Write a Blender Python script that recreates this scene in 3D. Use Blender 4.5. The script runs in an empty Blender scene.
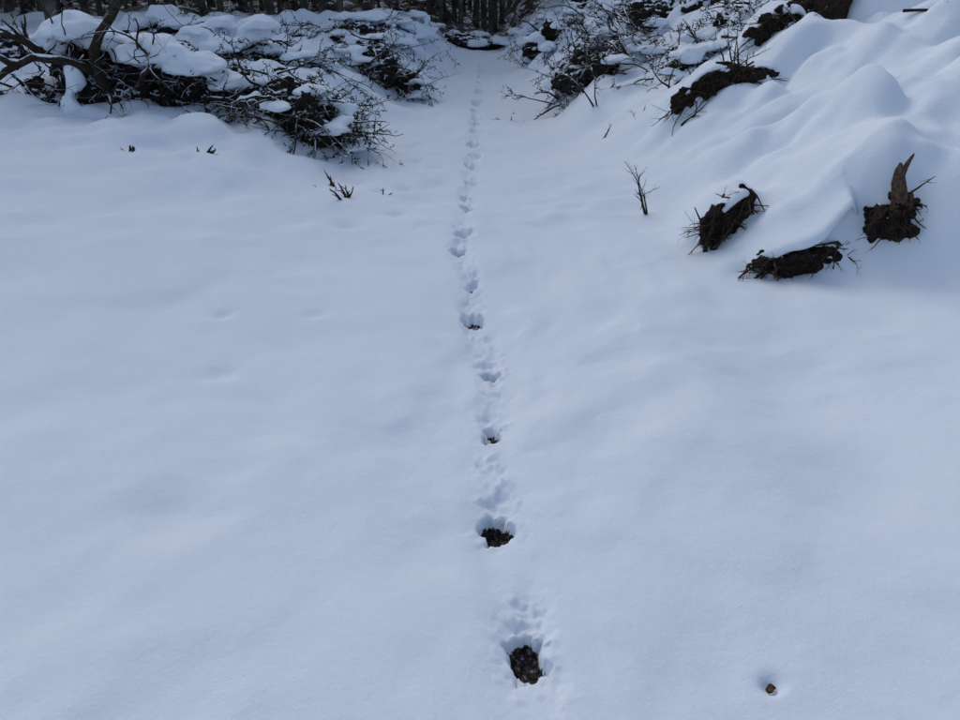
import bpy, math, numpy as np, random
from mathutils import Vector

# ------------------------------------------------------------------ noise
def _h(i,j,k,s):
    i=i.astype(np.int64);j=j.astype(np.int64);k=k.astype(np.int64)
    n=(i*374761393+j*668265263+k*2147483647*3+s*974634777)&0xffffffff
    n=((n^(n>>13))*1274126177)&0xffffffff
    n=((n^(n>>16))*2246822519)&0xffffffff
    n=n^(n>>15)
    return (n&0xffffff)/float(0xffffff)*2-1
def noise3(x,y,z,s=0):
    x=np.asarray(x,float);y=np.asarray(y,float);z=np.asarray(z,float)+0*x
    xi=np.floor(x);yi=np.floor(y);zi=np.floor(z)
    fx=x-xi;fy=y-yi;fz=z-zi
    q=lambda t:t*t*t*(t*(t*6-15)+10)
    u=q(fx);v=q(fy);w=q(fz)
    r=0
    for a in (0,1):
        for b in (0,1):
            for c in (0,1):
                r=r+_h(xi+a,yi+b,zi+c,s)*(u if a else 1-u)*(v if b else 1-v)*(w if c else 1-w)
    return r
def noise2(x,y,s=0):
    x0=np.asarray(x,float);y0=np.asarray(y,float)
    a=.65+(s*1.7)%3.1;ca=math.cos(a);sa=math.sin(a)
    x=ca*x0-sa*y0;y=sa*x0+ca*y0
    xi=np.floor(x);yi=np.floor(y);fx=x-xi;fy=y-yi
    q=lambda t:t*t*t*(t*(t*6-15)+10)
    u=q(fx);v=q(fy);z=np.zeros_like(xi)
    return (_h(xi,yi,z,s)*(1-u)+_h(xi+1,yi,z,s)*u)*(1-v)+(_h(xi,yi+1,z,s)*(1-u)+_h(xi+1,yi+1,z,s)*u)*v
def ss(a,b,x):
    t=np.clip((x-a)/(b-a),0,1);return t*t*(3-2*t)

# ------------------------------------------------------------------ terrain
PR=[ # x, y, halfwidth, halflength, depth, bare
 (.215,.78,.06,.09,.07,1),
 (.120,1.47,.050,.082,.074,.95),(.050,2.01,.043,.064,.066,.92),(.050,2.57,.038,.060,.062,.90),
 (.045,3.07,.040,.060,.058,.70),(-.040,3.68,.044,.066,.055,.50),(-.050,4.16,.040,.068,.052,.38),
 (-.130,4.72,.046,.072,.055,.50),(-.115,5.10,.044,.074,.052,.38),(-.10,5.68,.048,.085,.055,.40),(-.12,6.15,.048,.085,.05,.35),
 (-.080,6.6,.052,.09,.06,.38),(-.085,7.25,.052,.10,.06,.35),(-.06,7.75,.054,.10,.06,.35),(-.07,8.3,.057,.10,.06,.35),(-.05,8.87,.057,.11,.06,.3),
 (-.06,9.4,.057,.11,.065,.3),(-.04,9.9,.057,.11,.065,.3),(-.05,10.6,.057,.12,.07,.3),(-.04,11.3,.057,.12,.07,.3),(-.02,12.0,.06,.13,.07,.3),(-.02,12.8,.06,.13,.07,.3),(0,13.6,.06,.13,.07,.3),(.02,14.4,.06,.13,.07,.3),(.03,15.3,.06,.14,.07,.3),(.03,16.2,.06,.14,.07,.3)]
LEDGE=[ # x, y of the broken face, width, height
 (1.84,4.22,.46,.17),(1.54,4.66,.26,.26),(2.02,6.75,.70,.22),(2.75,7.5,.6,.18),(3.45,8.9,.6,.16),(4.0,6.2,.5,.22),(3.3,11.8,.8,.25)]
SHELF=LEDGE+[(2.38,4.26,.24,.15)]
def trail_x(y): return np.interp(y,[p[1] for p in PR],[p[0] for p in PR])
def xr(y): return np.interp(y,[2.4,3.2,3.7,4.0,4.5,6,8,11,15,20,26],[4.6,3.3,2.6,2.1,1.42,1.02,.84,.66,.5,.45,.6])
def xl(y): return np.interp(y,[3,4.5,6,7.4,10,15,20,26],[-4.2,-2.2,-1.25,-.95,-.95,-.65,-.55,-.8])
def base_h(x,y):
    x=np.asarray(x,float);y=np.asarray(y,float)
    wx=x+.25*noise2(x*.7,y*.7,60);wy=y+.25*noise2(x*.7+9,y*.7,61)
    h=.044*noise2(wx*.9+3,wy*.8,1)+.026*noise2(wx*1.9,wy*1.7+5,2)+.014*noise2(wx*4.0,wy*3.7,3)
    h=h+.0036*noise2(wx*11,wy*10,31)+.0070*noise2(wx*7,wy*6,32)*(.35+.65*ss(2.0,5,y))
    h=h+.13*ss(.7,2.6,x-.12*y)*ss(1.0,2.5,y)+.05*np.exp(-((x-.75-.1*y)/.35)**2)*ss(1.5,3,y)*(1-ss(4,6,y))
    h=h-.09*np.exp(-((x-1.25)/.35)**2-((y-2.8)/.9)**2)
    h=h+.18*ss(.6,3.2,-x)*ss(1.8,5.5,y)
    # right bank
    d=x-xr(y)+.16*noise2(x*1.3,y*1.6,4)
    b=ss(-.15,.75,d)
    mounds=np.sqrt(noise2(wx*1.1+wy*.25,wy*.95,5)**2+.05)*.36+np.sqrt(noise2(wx*2.2,wy*2.0,6)**2+.03)*.22+.055*noise2(wx*3.9,wy*3.7,7)+.018*noise2(x*8.5,y*8,35)
    h=h+b*(.06+mounds*ss(-.1,1.2,d))+.33*np.clip(d-.1,0,60)*b*(1-.6*ss(6,30,x))
    for (cx,cy,w,hh) in SHELF:
        lat=np.exp(-np.abs((x-cx)/(w*.68))**2.6)
        h=h+hh*lat*ss(cy-.02,cy+.13,y+.05*noise2(x*8,y*0+cy,55))*np.exp(-(np.clip(y-cy-.12,0,9)/.6)**2)
    # left bank
    d=-x+xl(y)+.22*noise2(x*1.2+9,y*1.4,8)
    b=ss(0,.9,d)*ss(4.6,6.6,y)
    mounds=np.sqrt(noise2(wx*.9,wy*.8+3,9)**2+.012)*.26+np.sqrt(noise2(wx*1.9,wy*1.7,10)**2+.02)*.18
    h=h+b*(.15+mounds*ss(5.6,8.6,y)+(.055*noise2(x*3.1,y*3,33)+.028*noise2(x*7,y*7,34))*ss(5.3,6.6,y))+.04*np.clip(d-.3,0,60)*b*(1-ss(12,20,y))
    e=ss(14.5,17,y)*ss(.35-.3*ss(17,19,y)*1.0,1.2,np.abs(x-.05))
    h=h+e*(.06+.16*np.sqrt(noise2(x*.6,y*.5,12)**2+.01)+.08*noise2(x*1.7,y*1.5,13))
    h=h+.012*np.clip(y-26,0,200)
    return h
def holes(x,y):
    x=np.asarray(x,float);y=np.asarray(y,float)
    tx=trail_x(y)
    near=ss(.3,.5,y)*(1-ss(16,17,y))
    dx=x-tx
    wob=.03*noise2(x*0+y*3,x*0+1.5,20)
    wid=np.interp(y,[1,2.2,4,8],[.112,.098,.080,.075])+.022*noise2(x*0+y*2.3,x*0+7.5,26)
    m=np.exp(-(np.abs(dx-wob-.014)/wid)**3)*near
    dl=-.013*m
    qx=x+.02*noise2(x*15,y*15,27);qy=y+.02*noise2(x*15,y*15,28)
    c=noise2(qx*32,qy*26,21)*.50+noise2(qx*75,qy*68,22)*.38+noise2(qx*16,qy*12,23)*.7
    patch=ss(-.75,.35,noise2(x*9,y*3.9,24))
    dl=dl+m*(.0165*c*patch)+.010*m*noise2(x*9,y*7,25)
    bare=np.zeros_like(dl)
    for k,(px,py,hw,hl,dep,ba) in enumerate(PR):
        sel=(np.abs(y-py)<.6)&(np.abs(x-px)<.4)
        if not sel.any(): continue
        X=x[sel];Y=y[sel]
        ddx=(X-px)+.024*noise2(X*24,Y*24,40+k)+.010*noise2(X*70,Y*70,41+k)
        ddy=(Y-py)+.026*noise2(X*20,Y*20,70+k)+.008*noise2(X*75,Y*75,71+k)
        r=np.sqrt((ddx/hw)**2+(ddy/hl)**2)
        f=1-ss(.68,1.22,r)
        slump=ss(.0,1.2,(-ddx/hw*.7+ddy/hl*.7)+.7*noise2(X*34,Y*34,90+k))
        dl[sel]+= -dep*f*(1-.40*slump)+f*.007*noise2(X*60,Y*60,15)
        r2=np.sqrt(((ddx+.004)/(hw*1.5))**2+((ddy-hl*1.9)/(hl*1.5))**2)
        g2=(1-ss(.3,1.2,r2))
        dl[sel]+= g2*(-.010+.010*noise2(X*30,Y*26,11)+.006*noise2(X*80,Y*80,12))
        rim=np.exp(-((r-1.45)/.28)**2)
        dl[sel]+= .007*rim*(.3+1.2*noise2(X*32,Y*32,17+k))
        bare[sel]=np.maximum(bare[sel],ba*(1-ss(.70,1.08,r))*(1-.45*slump)*1.35)
    for (px,py,r0,dep,ba) in DIMP:
        r=np.sqrt((x-px)**2+(y-py)**2)/r0
        f=np.exp(-r**2.2)
        dl=dl-dep*f
        if ba: bare=np.maximum(bare,ba*(1-ss(.25,.6,r)))
    return dl,bare
DIMP=[(.735,1.38,.026,.030,1.0),(-1.33,3.66,.05,.024,0),(-.85,3.70,.06,.024,0),(-1.15,3.05,.07,.025,0),
 (-.98,2.05,.16,.028,0),(.2,2.42,.03,.006,0),(-.5,5.9,.16,.03,0),(-.35,6.5,.12,.03,0),(-.75,6.9,.12,.035,0),
 (-.45,7.6,.1,.03,0),(.45,6.9,.14,.02,0),(.7,4.2,.15,.02,0),(.45,5.3,.12,.015,0),(-.55,4.8,.12,.018,0),(-.9,5.2,.1,.03,0),
 (-.62,6.3,.09,.04,0),(-.4,7.1,.08,.03,0),(-.7,8.1,.12,.04,0),(-.35,8.9,.1,.03,0),(.3,8.4,.14,.025,0),(.5,9.6,.14,.03,0),
 (-.6,5.5,.07,.03,0),(-.42,5.2,.06,.02,0),(-.8,6.1,.06,.035,0),(-.5,6.75,.06,.03,0),(-.62,7.35,.07,.035,0)]
def H(x,y): return float(base_h(np.array([x]),np.array([y]))[0])

# ------------------------------------------------------------------ materials
def newmat(name):
    m=bpy.data.materials.new(name);m.use_nodes=True
    nt=m.node_tree;b=nt.nodes['Principled BSDF'];return m,nt,b
def N(nt,t,**k):
    n=nt.nodes.new(t)
    for a,v in k.items(): setattr(n,a,v)
    return n
def noise_node(nt,scale,detail=4,vec=None,rough=.55):
    n=N(nt,'ShaderNodeTexNoise');n.inputs['Scale'].default_value=scale;n.inputs['Detail'].default_value=detail;n.inputs['Roughness'].default_value=rough
    if vec: nt.links.new(vec,n.inputs['Vector'])
    return n
def ramp(nt,src,stops):
    r=N(nt,'ShaderNodeValToRGB');nt.links.new(src,r.inputs[0])
    el=r.color_ramp.elements
    while len(el)<len(stops): el.new(.5)
    for e,(p,c) in zip(el,stops): e.position=p;e.color=(*c,1)
    return r
def mixc(nt,f,a,b):
    m=N(nt,'ShaderNodeMix',data_type='RGBA')
    for s,v in ((0,f),(6,a),(7,b)):
        if hasattr(v,'links') : nt.links.new(v,m.inputs[s])
        elif s==0: m.inputs[s].default_value=v
        else: m.inputs[s].default_value=(*v,1)
    return m.outputs[2]
def maths(nt,op,a,b=None):
    m=N(nt,'ShaderNodeMath',operation=op)
    for i,v in enumerate((a,b)):
        if v is None: continue
        if hasattr(v,'links'): nt.links.new(v,m.inputs[i])
        else: m.inputs[i].default_value=v
    return m.outputs[0]
def mapr(nt,v,a,b):
    m=N(nt,'ShaderNodeMapRange',interpolation_type='SMOOTHSTEP');nt.links.new(v,m.inputs[0]);m.inputs[1].default_value=a;m.inputs[2].default_value=b
    return m.outputs[0]
SNOW=(.75,.82,.91)
SN1=(.735,.815,.91);SN2=(.80,.865,.935)
def snow_bump(nt,b,pos,strength=.5):
    n1=noise_node(nt,160,3,pos,.7);n2=noise_node(nt,28,4,pos,.6)
    s=maths(nt,'ADD',n1.outputs[0],maths(nt,'MULTIPLY',n2.outputs[0],2.4))
    bu=N(nt,'ShaderNodeBump');bu.inputs['Strength'].default_value=strength;bu.inputs['Distance'].default_value=.004
    nt.links.new(s,bu.inputs['Height']);nt.links.new(bu.outputs[0],b.inputs['Normal'])
def snow_mat():
    m,nt,b=newmat('snow')
    g=N(nt,'ShaderNodeNewGeometry');pos=g.outputs['Position']
    n=noise_node(nt,1.3,4,pos)
    c=mixc(nt,n.outputs[0],SN1,SN2)
    nt.links.new(c,b.inputs['Base Color']);b.inputs['Roughness'].default_value=.75
    b.inputs['Specular IOR Level'].default_value=.2
    snow_bump(nt,b,pos)
    return m
def ground_mat():
    m,nt,b=newmat('snow_ground')
    g=N(nt,'ShaderNodeNewGeometry');pos=g.outputs['Position']
    n=noise_node(nt,1.3,4,pos)
    snow=mixc(nt,n.outputs[0],SN1,SN2)
    e=noise_node(nt,70,5,pos,.7)
    earth=ramp(nt,e.outputs[0],[(.3,(.006,.005,.005)),(.48,(.018,.015,.014)),(.54,(.06,.032,.024)),(.60,(.12,.12,.13)),(.67,(.38,.41,.46))]).outputs[0]
    at=N(nt,'ShaderNodeAttribute');at.attribute_name='bare'
    en=noise_node(nt,60,4,pos,.7)
    f=maths(nt,'ADD',at.outputs['Fac'],maths(nt,'MULTIPLY',maths(nt,'SUBTRACT',en.outputs[0],.5),1.4))
    f=mapr(nt,f,.46,.62)
    sp=N(nt,'ShaderNodeSeparateXYZ');nt.links.new(pos,sp.inputs[0])
    fn=noise_node(nt,1.6,7,pos,.72)
    ff=maths(nt,'MULTIPLY',mapr(nt,sp.outputs['Y'],18,24),mapr(nt,fn.outputs[0],.42,.50))
    c=mixc(nt,f,snow,earth)
    ln=noise_node(nt,6,5,pos,.7)
    litter=ramp(nt,ln.outputs[0],[(.3,(.012,.011,.010)),(.7,(.05,.04,.03))]).outputs[0]
    c=mixc(nt,ff,c,litter)
    nt.links.new(c,b.inputs['Base Color']);b.inputs['Roughness'].default_value=.75
    b.inputs['Specular IOR Level'].default_value=.2
    snow_bump(nt,b,pos)
    return m
def topped(name,stops,scale=12,lo=.55,hi=.75,namp=.7,nscale=9,rough=.9):
    m,nt,b=newmat(name)
    g=N(nt,'ShaderNodeNewGeometry');pos=g.outputs['Position']
    e=noise_node(nt,scale,5,pos,.7)
    base=ramp(nt,e.outputs[0],stops).outputs[0]
    if lo<5:
        sp=N(nt,'ShaderNodeSeparateXYZ');nt.links.new(g.outputs['Normal'],sp.inputs[0])
        nn=noise_node(nt,nscale,4,pos,.6)
        f=maths(nt,'ADD',sp.outputs['Z'],maths(nt,'MULTIPLY',maths(nt,'SUBTRACT',nn.outputs[0],.5),namp*2))
        base=mixc(nt,mapr(nt,f,lo,hi),base,SNOW)
    nt.links.new(base,b.inputs['Base Color']);b.inputs['Roughness'].default_value=rough
    b.inputs['Specular IOR Level'].default_value=.2
    bu=N(nt,'ShaderNodeBump');bu.inputs['Strength'].default_value=.8;bu.inputs['Distance'].default_value=.012
    nt.links.new(e.outputs[0],bu.inputs['Height']);nt.links.new(bu.outputs[0],b.inputs['Normal'])
    return m
M_snow=snow_mat();M_ground=ground_mat()
M_earth=topped('dark_earth',[(.3,(.005,.004,.004)),(.5,(.014,.011,.009)),(.7,(.045,.032,.022))],18,.72,.9,.6,7)
M_twig=topped('twig_bark',[(.3,(.010,.008,.007)),(.55,(.035,.025,.018)),(.75,(.085,.058,.040))],25,.62,.85,1.0,5)
M_bare=topped('bare_bark',[(.3,(.010,.008,.007)),(.55,(.035,.024,.017)),(.75,(.09,.058,.038))],40,9,10)
M_root=topped('root_fibre',[(.3,(.012,.008,.006)),(.5,(.045,.028,.018)),(.7,(.13,.085,.055))],40,9,10)
M_wood=topped('split_wood',[(.3,(.025,.016,.012)),(.5,(.085,.055,.038)),(.72,(.19,.135,.095))],45,9,10)
M_needle=topped('conifer_needles',[(.3,(.010,.011,.007)),(.6,(.030,.032,.016)),(.8,(.075,.052,.025))],8,.80,1.0,.9,5)
M_trunk=topped('trunk_bark',[(.3,(.022,.019,.017)),(.5,(.07,.061,.054)),(.7,(.19,.17,.155))],2.0,1.2,1.5,.9,1.5)
M_crown=topped('crown_foliage',[(.3,(.010,.014,.010)),(.7,(.04,.05,.03))],2,1.0,1.3,.9,1)
M_earthbare=topped('bare_earth',[(.3,(.004,.003,.003)),(.5,(.014,.010,.008)),(.7,(.055,.033,.021))],28,1.0,1.15,.6,14)

# ------------------------------------------------------------------ mesh helpers
def mkobj(name,V,F,mat,parent=None,smooth=True):
    me=bpy.data.meshes.new(name);me.from_pydata([tuple(v) for v in V],[],F)
    me.materials.append(mat)
    if smooth: me.polygons.foreach_set('use_smooth',[True]*len(me.polygons))
    me.update()
    o=bpy.data.objects.new(name,me);bpy.context.scene.collection.objects.link(o)
    if parent: o.parent=parent
    return o
def empty(name):
    o=bpy.data.objects.new(name,None);bpy.context.scene.collection.objects.link(o);return o
class Tubes:
    def __init__(s): s.V=[];s.F=[]
    def add(s,pts,rad,sides=5):
        pts=np.asarray(pts,float);n=len(pts);b=len(s.V)
        for i in range(n):
            t=pts[min(i+1,n-1)]-pts[max(i-1,0)];t/=np.linalg.norm(t)+1e-9
            a=np.cross(t,[.13,.31,.94]);a/=np.linalg.norm(a)+1e-9;c=np.cross(t,a)
            for k in range(sides):
                an=2*math.pi*k/sides
                s.V.append(pts[i]+rad[i]*(math.cos(an)*a+math.sin(an)*c))
        for i in range(n-1):
            for k in range(sides):
                k2=(k+1)%sides
                s.F.append((b+i*sides+k,b+i*sides+k2,b+(i+1)*sides+k2,b+(i+1)*sides+k))
        s.F.append(tuple(b+k for k in range(sides))[::-1]);s.F.append(tuple(b+(n-1)*sides+k for k in range(sides)))
def branch(T,R,p,d,L,r,wander=.22,grav=-.05,kids=3,level=0,tips=None,n=8,sides=5,kidlen=.5):
    p=np.array(p,float);d=np.array(d,float);d/=np.linalg.norm(d)
    pts=[p.copy()];ds=[d.copy()]
    for i in range(n):
        d=d+R.normal(0,wander,3)*.6+np.array([0,0,grav]);d/=np.linalg.norm(d)
        p=p+d*L/n;pts.append(p.copy());ds.append(d.copy())
    rad=[r*(1-.75*i/n) for i in range(n+1)]
    T.add(pts,rad,sides)
    if tips is not None: tips.append((pts,ds,L,level))
    if level<2:
        for _ in range(kids):
            i=R.integers(2,n)
            dd=ds[i]+R.normal(0,.7,3)
            branch(T,R,pts[i],dd,L*kidlen*R.uniform(.5,1.1),rad[i]*.6,wander,grav,max(kids-1,1),level+1,tips,max(n-2,4),max(sides-1,4),kidlen)
def ico(sub):
    import bmesh
    bm=bmesh.new();bmesh.ops.create_icosphere(bm,subdivisions=sub,radius=1)
    V=np.array([v.co[:] for v in bm.verts]);F=[tuple(v.index for v in f.verts) for f in bm.faces];bm.free();return V,F
ICO3=ico(3);ICO4=ico(4)
def blobs(name,L,mat,parent,voxel=.03,amp=.22,freq=2.5,smooth_it=6,seed=0,flat=.35,disp=0,dfreq=14):
    V=[];F=[]
    for k,(cx,cy,cz,rx,ry,rz) in enumerate(L):
        v,f=ICO4 if max(rx,ry)>.3 else ICO3
        v=v.copy();o=k*7.3+seed*3.1
        s=1+amp*noise3(v[:,0]*freq*.6+o,v[:,1]*freq*.6,v[:,2]*freq*.6,3)+amp*.5*noise3(v[:,0]*freq*1.5+o,v[:,1]*freq*1.5,v[:,2]*freq*1.5,4)
        v*=s[:,None]
        v[:,2]=np.where(v[:,2]<0,v[:,2]*flat,v[:,2])
        v=v*[rx,ry,rz]+[cx,cy,cz]
        b=len(V);V.extend(v.tolist());F.extend([tuple(i+b for i in t) for t in f])
    o=mkobj(name,V,F,mat,parent)
    r=o.modifiers.new('r','REMESH');r.mode='VOXEL';r.voxel_size=voxel;r.use_smooth_shade=True
    if smooth_it:
        s=o.modifiers.new('s','SMOOTH');s.factor=.5;s.iterations=smooth_it
    if disp:
        t=bpy.data.textures.new(name+'_t','CLOUDS');t.noise_scale=1.0/dfreq;t.noise_depth=3
        d=o.modifiers.new('d','DISPLACE');d.texture=t;d.strength=disp;d.mid_level=.5;d.texture_coords='GLOBAL'
    return o
class Needles:
    def __init__(s): s.V=[];s.F=[]
    def along(s,R,pts,step=.02,l=.045,w=.006):
        pts=np.array(pts)
        for i in range(len(pts)-1):
            seg=pts[i+1]-pts[i];L=np.linalg.norm(seg);n=max(1,int(L/step));t=seg/(L+1e-9)
            for q in range(n):
                p=pts[i]+seg*R.random()
                d=t*.7+R.normal(0,.6,3);d/=np.linalg.norm(d)
                a=np.cross(d,R.normal(0,1,3));a/=np.linalg.norm(a)+1e-9
                ll=l*R.uniform(.6,1.3);b=len(s.V)
                s.V+= [p-a*w,p+a*w,p+d*ll+a*w*.3,p+d*ll-a*w*.3];s.F.append((b,b+1,b+2,b+3))

# ------------------------------------------------------------------ build terrain
def axis():
    c=np.arange(-.32,.42,.0075)
    out=[c[-1]];st=.0075
    while out[-1]<75:
        st=min(st*1.021,.030) if out[-1]<3 else st*1.021
        out.append(out[-1]+st)
    inn=[c[0]];st=.0075
    while inn[-1]>-75: st*=1.021;inn.append(inn[-1]-st)
    return np.concatenate([np.array(inn[1:])[::-1],c,np.array(out[1:])])
xs=axis()
ys=[-40,-25,-15,-9,-5,-3,-1.5,-.8,-.3,0,.2,.4,.5];y=.56
while y<110: ys.append(y);y+=max(.0075,.0052*y)
ys=np.array(ys)
X,Y=np.meshgrid(xs,ys);nx=len(xs);ny=len(ys)
Xf=X.ravel();Yf=Y.ravel()
dl,bare=holes(Xf,Yf)
Z=base_h(Xf,Yf)+dl
me=bpy.data.meshes.new('snow_ground')
me.vertices.add(nx*ny);me.vertices.foreach_set('co',np.stack([Xf,Yf,Z],1).astype(np.float32).ravel())
idx=np.arange(nx*ny).reshape(ny,nx)
q=np.stack([idx[:-1,:-1],idx[:-1,1:],idx[1:,1:],idx[1:,:-1]],-1).reshape(-1)
nf=(nx-1)*(ny-1)
me.loops.add(nf*4);me.loops.foreach_set('vertex_index',q.astype(np.int32))
me.polygons.add(nf);me.polygons.foreach_set('loop_start',np.arange(0,nf*4,4,dtype=np.int32))
me.update(calc_edges=True)
me.polygons.foreach_set('use_smooth',np.ones(nf,dtype=bool))
a=me.attributes.new('bare','FLOAT','POINT');a.data.foreach_set('value',bare.astype(np.float32))
me.materials.append(M_ground)
g=bpy.data.objects.new('snow_ground',me);bpy.context.scene.collection.objects.link(g)

# ------------------------------------------------------------------ brush piles
def brush(name,cx,cy,sx,sy,h,nb,seed,r=.012,L=.8,snow=8,needles=True,core=.6,snowr=(.10,.24),voxel=.03,up=.45,dens=.7):
    R=np.random.default_rng(seed);P=empty(name);T=Tubes();NN=Needles();tips=[]
    for i in range(nb):
        a=R.uniform(0,2*math.pi);q=math.sqrt(R.random())*.85
        x=cx+sx*q*math.cos(a);y=cy+sy*q*math.sin(a)
        z=H(x,y)+R.uniform(-.02,h*.8*(1-q*q)+.02)
        b=R.uniform(0,2*math.pi)
        d=[math.cos(b)+.3*math.cos(a),math.sin(b)+.3*math.sin(a),R.uniform(-.25,up)]
        if abs(x)<1.6 and d[0]*x<0 and cy<18.5: d[0]*=.3
        branch(T,R,(x,y,z),d,L*R.uniform(.4,1.1),r*R.uniform(.4,1.5),kids=3,tips=tips,grav=-.06,wander=.28)
    mkobj('branches',T.V,T.F,M_twig,P)
    if needles:
        for pts,ds,l,lev in tips:
            if lev>=1 and R.random()<dens: NN.along(R,pts,step=.018)
        mkobj('needles',NN.V,NN.F,M_needle,P,False)
    if core:
        Lc=[]
        for i in range(7):
            a=R.uniform(0,2*math.pi);q=R.random()*.6
            x=cx+sx*q*math.cos(a);y=cy+sy*q*math.sin(a)
            Lc.append((x,y,H(x,y),sx*.32,sy*.32,h*core*R.uniform(.5,1.0)))
        blobs('debris',Lc,M_earth,P,voxel=.03,amp=.5,seed=seed,smooth_it=1,disp=.14)
    if snow:
        Ls=[]
        for i in range(snow):
            a=R.uniform(0,2*math.pi);q=math.sqrt(R.random())*.9
            x=cx+sx*q*math.cos(a);y=cy+sy*q*math.sin(a)
            z=H(x,y)+h*.78*(1-q*q)*R.uniform(.6,1.05)
            rr=R.uniform(*snowr)
            for k in range(2):
                Ls.append((x+R.normal(0,rr*.6),y+R.normal(0,rr*.6),z+R.normal(0,.02),rr*R.uniform(.7,1.3),rr*R.uniform(.7,1.3),rr*R.uniform(.35,.6)))
        blobs('snow',Ls,M_snow,P,voxel=voxel,amp=.4,seed=seed+5,smooth_it=2,flat=.3,disp=.05,dfreq=7)
    return P
brush('brush_pile',-1.66,7.45,.66,.55,.62,140,3,L=.74,snow=11,snowr=(.07,.15),core=.65)
brush('brush_pile',-1.42,12.0,.75,.8,.64,64,4,L=.8,snow=11,snowr=(.08,.18))
brush('brush_pile',-2.9,10.4,1.1,.9,.50,64,5,L=.9,snow=20,snowr=(.12,.26))
brush('brush_pile',1.50,10.4,.62,1.4,.58,120,6,L=.85,snow=16,snowr=(.07,.17),up=.6)
brush('brush_pile',2.45,12.9,.9,1.0,.45,50,7,L=1.0,snow=12,snowr=(.08,.2))
brush('brush_pile',1.30,14.8,.65,.9,.50,44,8,L=.8,snow=12,snowr=(.08,.2))
brush('brush_pile',-2.2,15.0,1.3,1.0,.42,50,9,L=.9,snow=22,snowr=(.12,.26))
brush('brush_pile',-1.8,18.0,1.0,.8,.30,36,10,L=.8,snow=16,snowr=(.12,.26),voxel=.04)
brush('brush_pile',1.7,18.0,1.0,.8,.30,36,14,L=.8,snow=14,snowr=(.12,.24),voxel=.04)
brush('brush_pile',.1,20.6,1.8,.9,.42,70,19,L=1.0,snow=16,snowr=(.10,.24),voxel=.04)
brush('brush_pile',3.9,15.5,1.4,1.2,.40,36,11,L=1.1,snow=16,snowr=(.12,.26),voxel=.04)
brush('brush_pile',-5.0,14.5,1.5,1.1,.40,36,12,L=1.1,snow=22,snowr=(.14,.3),voxel=.04)
brush('brush_pile',-5.8,10.2,1.0,1.0,.35,36,13,L=1.0,snow=12,snowr=(.12,.24),voxel=.04)
brush('brush_pile',2.15,8.6,.45,.4,.22,34,15,L=.55,snow=6,snowr=(.07,.14),core=.4,r=.009)
brush('brush_pile',3.3,8.3,.5,.35,.20,26,16,L=.6,snow=6,snowr=(.07,.14),core=.4,r=.010)
brush('brush_pile',4.2,8.2,.5,.35,.22,26,17,L=.6,snow=5,snowr=(.07,.14),core=.4,r=.010)
brush('brush_pile',2.9,9.9,.6,.5,.25,36,18,L=.7,snow=8,snowr=(.08,.16),core=.4,r=.010)

# ------------------------------------------------------------------ uprooted stump on the left
R=np.random.default_rng(21)
P=empty('uprooted_tree_stump');P.location=(.05,-.40,-.04)
blobs('root_plate_earth',[(-3.75,8.15,.45,.42,.35,.58),(-3.2,8.2,.5,.45,.35,.46),(-2.7,8.25,.38,.42,.35,.44),(-4.2,8.0,.3,.35,.35,.42),(-4.7,8.0,.2,.35,.3,.40),(-3.5,8.3,.5,.5,.4,.5),(-2.4,8.2,.3,.25,.3,.35)],
      M_earth,P,voxel=.025,amp=.55,freq=3,smooth_it=1,disp=.22,flat=1.0,seed=2)
T=Tubes();tips=[]
for i in range(220):
    x=R.uniform(-5.0,-2.15);top=np.interp(x,[-4.9,-4.2,-3.7,-3.0,-2.3],[.40,.70,1.1,.95,.65])
    p=(x,7.95+R.uniform(-.25,.2),R.uniform(.15,top)+.1)
    d=(R.normal(0,.7),R.uniform(-1.0,-.1),R.normal(-.1,.5))
    branch(T,R,p,d,R.uniform(.2,.7),R.uniform(.004,.016),wander=.45,grav=-.06,kids=3,tips=tips)
for (p,d,L,r) in [((-3.9,7.8,.95),(-.6,-.2,.5),.6,.05),((-3.1,7.7,.75),(.35,-.3,.6),.45,.03),((-4.2,7.7,.6),(-1,-.3,.2),.7,.06),((-3.0,7.7,.45),(.9,-.4,-.1),.8,.05),
                  ((-4.5,7.7,.45),(-.8,-.5,-.15),.6,.05),((-3.5,7.6,.5),(.2,-.8,-.5),.5,.05),((-2.6,7.8,.6),(1,-.2,.1),.5,.03),((-4.6,7.6,.7),(-.9,-.3,-.5),.9,.05),((-4.1,7.6,.9),(-.9,-.1,.35),.8,.035)]:
    branch(T,R,p,d,L,r,wander=.28,grav=0,kids=3,n=9,sides=7)
T.add([(-3.42,7.8,.62),(-3.48,7.72,.85),(-3.45,7.68,1.02),(-3.36,7.68,1.17),(-3.24,7.7,1.30),(-3.15,7.72,1.42),(-3.1,7.75,1.55)],[.055,.05,.045,.04,.034,.026,.014],9)
T.add([(-3.48,7.72,.85),(-3.7,7.6,.95),(-3.95,7.6,.98),(-4.25,7.65,.86),(-4.5,7.7,.70)],[.045,.04,.034,.03,.018],8)
mkobj('roots',T.V,T.F,M_twig,P)
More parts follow.
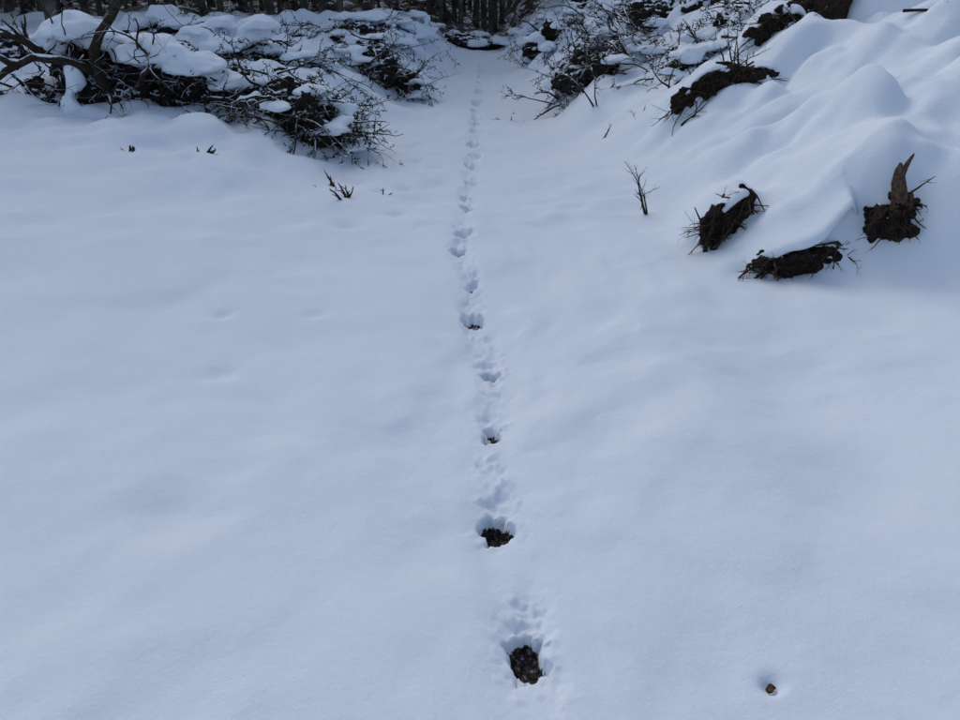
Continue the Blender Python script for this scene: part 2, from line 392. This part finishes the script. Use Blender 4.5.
blobs('snow',[(-3.75,8.0,1.14,.28,.30,.17),(-3.98,8.0,1.02,.2,.28,.14),(-3.52,8.1,1.06,.2,.28,.12),
              (-3.0,7.98,.94,.34,.28,.17),(-2.66,7.98,.85,.28,.26,.14),(-2.38,8.0,.70,.24,.22,.12),(-3.2,8.15,1.02,.22,.28,.13),
              (-3.66,7.64,.75,.07,.12,.20),(-3.70,7.58,.52,.08,.12,.22),(-3.74,7.45,.32,.14,.18,.16),
              (-4.55,7.85,.60,.28,.26,.09),(-4.85,7.8,.48,.26,.26,.09),(-4.35,7.6,.22,.12,.15,.16),(-4.9,7.5,.22,.3,.2,.14),
              (-2.85,7.62,.36,.14,.14,.07),(-3.25,7.6,.42,.12,.12,.06),(-2.45,7.7,.36,.16,.16,.08)],M_snow,P,voxel=.022,amp=.36,smooth_it=3,flat=.4,seed=9,disp=.05,dfreq=7)

# ------------------------------------------------------------------ right bank: roots beneath snow ledges
def ledge_snow(cx,cy,w,P,seed,over=.075,th=.085):
    V=[];F=[];n=44;m=16
    t=np.linspace(-1,1,n+1);x=cx+t*w*.70
    k=np.maximum(0,1-np.abs(t)**2.2);k2=ss(0,.55,k)
    o=over*k*(1+.6*noise2(x*7,x*0+cy*3,seed))
    thi=th*k*(1+.5*noise2(x*6,x*0+cy*5,seed+1))
    yb=cy+.13;top=base_h(x,x*0+cy+.16)
    rows=[]
    for j in range(m+1):
        u=j/m
        if u<.5:
            q=u/.5;y=x*0+yb+.34-.40*q
            z=np.where(y>cy+.16,base_h(x,y),top-.10*(cy+.16-y))-.014+(.012+.030*k)*ss(0,.6,q)
        else:
            an=(u-.5)/.5*math.pi
            y=yb-.06-o*max(math.sin(an),0)**.8
            z=top-.026+.030*k-thi*(1-math.cos(an))*.6
            if u>.85: y=y+.05*(u-.85)/.15
        z=k2*z+(1-k2)*(base_h(x,y)-.03)
        rows.append(np.stack([x,y+.012*noise2(x*14,z*9,seed+2)*k,z],1))
    A=np.stack(rows,1).reshape(-1,3)
    for i in range(n):
        for j in range(m):
            a=i*(m+1)+j;F.append((a,a+1,a+m+2,a+m+1))
    mkobj('snow',A,F,M_snow,P)
def root_nest(name,cx,cy,w,h,seed,n=30,mat=None,L=.3):
    mat=mat or M_root
    R=np.random.default_rng(seed);P=empty(name)
    blobs('earth',[(cx+t*w*.36,cy+.06+R.uniform(-.02,.02),H(cx+t*w*.36,cy-.06)+h*R.uniform(.20,.40),w*.22,.075,h*R.uniform(.35,.65)) for t in (-1,-.5,0,.5,1)],M_earthbare,P,voxel=.012,amp=.5,seed=seed,smooth_it=1,flat=1,disp=.08,dfreq=14)
    T=Tubes()
    for i in range(n):
        x=cx+R.uniform(-.48,.48)*w
        p=(x,cy+.02,H(x,cy-.06)+R.uniform(.15,.75)*h);d=(R.normal(-.5,1.0),-R.uniform(.1,.5),R.normal(-.35,.30))
        branch(T,R,p,d,L*R.uniform(.3,1),R.uniform(.003,.010),wander=.30,grav=-.05,kids=3,n=6)
    mkobj('roots',T.V,T.F,mat,P)
    ledge_snow(cx,cy,w,P,seed)
    return P
for k,(cx,cy,w,h) in enumerate(LEDGE):
    root_nest('exposed_tree_root',cx,cy,w,h,31+k,n=60 if k<3 else 36,L=.24 if k<2 else .40)

# splintered stump
P=empty('splintered_tree_stump');R=np.random.default_rng(41)
sx,sy=2.30,4.18;z=H(sx,sy-.06)-.01
blobs('root_ball',[(sx,sy+.05,z+.05,.12,.10,.12),(sx+.07,sy+.05,z+.08,.08,.08,.12),(sx-.08,sy+.03,z+.02,.08,.08,.07),(sx+.02,sy+.02,z+.14,.06,.06,.07),(sx+.12,sy+.05,z+.03,.06,.06,.06)],M_earthbare,P,voxel=.010,amp=.6,seed=4,smooth_it=1,flat=1,disp=.10,dfreq=16)
V=[];F=[]
def shard(prof,S=18,seed=0,sq=.55):
    Rr=np.random.default_rng(seed);b=len(V);ph=Rr.uniform(0,6)
    for i,(hh,rr,ox,oy) in enumerate(prof):
        for k in range(S):
            an=2*math.pi*k/S
            rad=rr*(1+.20*math.sin(an*3+ph)+.13*math.sin(an*6+1+hh*4)+Rr.uniform(-.07,.07))
            V.append((sx+ox+rad*math.cos(an),sy+oy+rad*sq*math.sin(an),z+hh+Rr.uniform(-.004,.004)))
    for i in range(len(prof)-1):
        for k in range(S): F.append((b+i*S+k,b+i*S+(k+1)%S,b+(i+1)*S+(k+1)%S,b+(i+1)*S+k))
    F.append(tuple(b+(len(prof)-1)*S+k for k in range(S)))
shard([(.08,.062,.02,0),(.15,.052,.01,0),(.20,.045,.0,-.005),(.25,.040,-.018,-.01),(.29,.036,-.032,-.01),(.33,.030,-.040,-.01),(.365,.022,-.044,-.01),(.39,.010,-.046,-.01),(.40,.004,-.048,-.01)],seed=1)
shard([(.28,.020,-.030,-.012),(.33,.019,-.030,-.014),(.37,.016,-.022,-.014),(.405,.013,-.008,-.012),(.43,.009,.006,-.01),(.447,.003,.014,-.01)],S=10,seed=2)
shard([(.10,.022,.055,-.02),(.17,.018,.055,-.02),(.22,.012,.050,-.02),(.25,.004,.045,-.02)],S=9,seed=3)
mkobj('splintered_wood',V,F,M_wood,P)
T=Tubes()
for i in range(40):
    an=R.uniform(-math.pi,0)
    branch(T,R,(sx+.09*math.cos(an),sy+.05*math.sin(an),z+R.uniform(.02,.2)),(math.cos(an),math.sin(an)*.6,R.uniform(-.8,.1)),R.uniform(.06,.16),R.uniform(.003,.008),wander=.4,kids=2,n=6)
branch(T,R,(sx+.03,sy-.03,z+.24),(.8,-.1,.35),.15,.007,wander=.3,kids=2,n=6)
branch(T,R,(sx+.03,sy-.03,z+.20),(.9,-.1,-.05),.16,.006,wander=.3,kids=2,n=6)
mkobj('roots',T.V,T.F,M_root,P)

def cut_stump(cx,cy,r,h,seed):
    P=empty('tree_stump');R=np.random.default_rng(seed);z=H(cx,cy)-.05;V=[];F=[];S=36;rows=[(-.15,1.7),(0,1.4),(.08,1.15),(.3,1.02),(.7,.98),(1.0,.96),(1.03,.90)]
    for hh,k0 in rows:
        for k in range(S):
            an=2*math.pi*k/S;fl=1+(.22*math.sin(an*5+seed)+.1*math.sin(an*8))*max(0,k0-.95)*1.8+.02*math.sin(an*17)+R.uniform(-.015,.015)
            V.append((cx+r*k0*fl*math.cos(an),cy+r*k0*fl*math.sin(an),z+(hh*h if hh>0 else hh)))
    for i in range(len(rows)-1):
        for k in range(S): F.append((i*S+k,i*S+(k+1)%S,(i+1)*S+(k+1)%S,(i+1)*S+k))
    F.append(tuple((len(rows)-1)*S+k for k in range(S)))
    mkobj('bole',V,F,M_bare,P)
    blobs('snow',[(cx,cy,z+h*1.02,r*.95,r*.95,.12)],M_snow,P,voxel=.02,amp=.1,smooth_it=6,flat=.2,seed=seed)
cut_stump(3.15,7.65,.20,.45,3)
cut_stump(7.2,15.5,.28,.4,7)
cut_stump(3.2,17.5,.25,.4,9)

def twig_plant(name,cx,cy,h,seed,n=4,spread=.4,r=.005,mat=M_twig,kids=4):
    R=np.random.default_rng(seed);T=Tubes();z=H(cx,cy)
    for i in range(n):
        branch(T,R,(cx+R.normal(0,.02),cy+R.normal(0,.02),z-.03),(R.normal(0,spread),R.normal(0,spread),1),h*R.uniform(.7,1.1),r*R.uniform(.7,1.3),wander=.18,grav=0,kids=kids,n=8,kidlen=.35)
    return mkobj(name,T.V,T.F,mat)
twig_plant('dead_shrub',1.24,5.55,.42,51,n=3,spread=.22,r=.009,mat=M_bare,kids=5)
twig_plant('dead_shrub',1.42,4.60,.34,52,n=3,spread=.4,r=.014,mat=M_bare,kids=3)
twig_plant('dead_shrub',-1.02,5.75,.18,54,n=5,spread=.9,r=.012,mat=M_bare)
twig_plant('dead_shrub',-1.16,6.15,.18,58,n=4,spread=.9,r=.012,mat=M_bare)
twig_plant('dead_shrub',-2.75,6.2,.10,55,n=5,spread=1.2,r=.018,mat=M_bare)
twig_plant('dead_shrub',-2.2,6.3,.11,56,n=5,spread=1.2,r=.018,mat=M_bare)
twig_plant('dead_shrub',-.75,5.95,.08,57,n=3,spread=.9,r=.009,mat=M_bare)
for k in range(70):
    R=np.random.default_rng(100+k);y=R.uniform(6.5,15);x=xr(y)+R.uniform(.3,4.5)
    twig_plant('dead_shrub',float(x),float(y),R.uniform(.15,.5),200+k,n=3,spread=1.1,r=.009,mat=M_bare if k%2 else M_twig,kids=3)
for k in range(24):
    R=np.random.default_rng(140+k);y=R.uniform(7.4,16);x=xl(y)-R.uniform(.2,4)
    twig_plant('dead_shrub',float(x),float(y),R.uniform(.2,.5),300+k,n=3,spread=1.0,r=.009,kids=3)
for k,(x,y,L) in enumerate([(3.3,6.6,.5),(2.6,9.0,.7),(3.2,10.6,.9),(2.0,8.3,.5)]):
    T=Tubes();R=np.random.default_rng(61+k);branch(T,R,(x,y,H(x,y)+.06),(1,-.3,.05),L,.014,wander=.10,kids=2,n=7);mkobj('fallen_branch',T.V,T.F,M_bare)
V=[];F=[]
lz=H(.735,1.38)-.020
for i in range(9):
    t=i/8;w=.011*math.sin(math.pi*min(t*1.02,1))**.8+.0005
    for s in (-1,0,1): V.append((.72+t*.028,1.372+s*w+t*.008,lz+.006*abs(s)+.006*math.sin(t*3)))
for i in range(8):
    for s in (0,1): b=i*3+s;F.append((b,b+1,b+4,b+3))
M_leaf=topped('brown_leaf',[(.3,(.06,.03,.018)),(.7,(.20,.10,.055))],90,9,10);mkobj('dead_leaf',V,F,M_leaf)

# ------------------------------------------------------------------ forest
R=np.random.default_rng(77);T=Tubes();CV=[];CF=[]
def tree(x,y,h,r):
    z=H(x,y)-.2;lean=R.normal(0,.022,2)
    pts=[(x+lean[0]*t*h,y+lean[1]*t*h,z+t*h) for t in (0,.03,.1,.3,.6,1)]
    T.add(pts,[r*1.35,r*1.1,r,r*.85,r*.5,r*.08],7)
    for k in range(5):
        a=R.uniform(0,6.28);zz=R.uniform(.6,h*.4);L=R.uniform(.3,1.0)
        p=np.array([x,y,z+zz]);d=np.array([math.cos(a),math.sin(a),R.uniform(-.3,.3)])
        T.add([p,p+d*L*.5,p+d*L+[0,0,-.1]],[.014,.01,.004],4)
    for k in range(60):
        t=R.uniform(.45,1)**.9;a=R.uniform(0,6.28);rr=(1-t)*h*.20+.25;q=R.uniform(.25,1)
        c=np.array([x+math.cos(a)*rr*q,y+math.sin(a)*rr*q,z+t*h-.25*rr*q])
        o=np.array([math.cos(a),math.sin(a),-.3]);s=np.array([-math.sin(a),math.cos(a),R.uniform(-.3,.3)])
        l=R.uniform(.3,.7);w=R.uniform(.12,.3);b=len(CV)
        CV.extend([c-o*l*.5,c+s*w,c+o*l*.6,c-s*w+[0,0,R.uniform(-.1,.1)]]);CF.append((b,b+1,b+2,b+3))
for k in range(760):
    y=R.uniform(0,1)**1.1*44+20;x=R.uniform(-.9,.9)*y
    if x>.19*y and y<38: continue
    if y<22 and x>-2.2: continue
    tree(x,y,R.uniform(9,15),R.uniform(.04,.10))
for k in range(35):
    y=R.uniform(14,20);x=-R.uniform(.5,1.3)*y;tree(x,y,R.uniform(9,14),R.uniform(.06,.12))
P=empty('forest_trees');mkobj('trunks',T.V,T.F,M_trunk,P);mkobj('crowns',CV,CF,M_crown,P,False)
T=Tubes();NN=Needles();tips=[]
for k in range(120):
    y=R.uniform(22,36);x=R.uniform(-.75,.3)*y
    for q in range(2): branch(T,R,(x,y,H(x,y)-.05),(R.normal(0,.5),R.normal(0,.5),1),R.uniform(.3,1.3),.014,kids=3,n=6,sides=4,tips=tips)
P=empty('undergrowth');mkobj('stems',T.V,T.F,M_bare,P)
for pts,ds,l,lev in tips:
    if lev>=1 and R.random()<.5: NN.along(R,pts,step=.06,l=.12,w=.02)
mkobj('leaves',NN.V,NN.F,M_crown,P,False)

# ------------------------------------------------------------------ light, sky, camera
EL=math.radians(44);AZ=math.radians(-28)
w=bpy.data.worlds.new('World');bpy.context.scene.world=w;w.use_nodes=True;nt=w.node_tree
bg=nt.nodes['Background'];sky=nt.nodes.new('ShaderNodeTexSky');sky.sky_type='NISHITA';sky.sun_disc=False
sky.sun_elevation=EL;sky.sun_rotation=AZ;sky.dust_density=2
hs=nt.nodes.new('ShaderNodeHueSaturation');hs.inputs['Saturation'].default_value=.84
nt.links.new(sky.outputs[0],hs.inputs['Color']);nt.links.new(hs.outputs[0],bg.inputs[0]);bg.inputs[1].default_value=.138
s=bpy.data.lights.new('sun','SUN');s.energy=.62;s.angle=math.radians(36);s.color=(1,.97,.94)
so=bpy.data.objects.new('sun',s);bpy.context.scene.collection.objects.link(so)
dv=Vector((math.sin(AZ)*math.cos(EL),math.cos(AZ)*math.cos(EL),math.sin(EL)))
so.rotation_euler=dv.to_track_quat('Z','Y').to_euler()
cam=bpy.data.cameras.new('camera');co=bpy.data.objects.new('camera',cam);bpy.context.scene.collection.objects.link(co)
co.location=(0,0,1.55);co.rotation_euler=(math.radians(90-26.3),0,0);cam.lens=28.9;cam.sensor_width=36;cam.clip_end=500;cam.clip_start=.05
bpy.context.scene.camera=co
sc=bpy.context.scene;sc.view_settings.view_transform='Standard';sc.view_settings.look='None';sc.view_settings.exposure=0
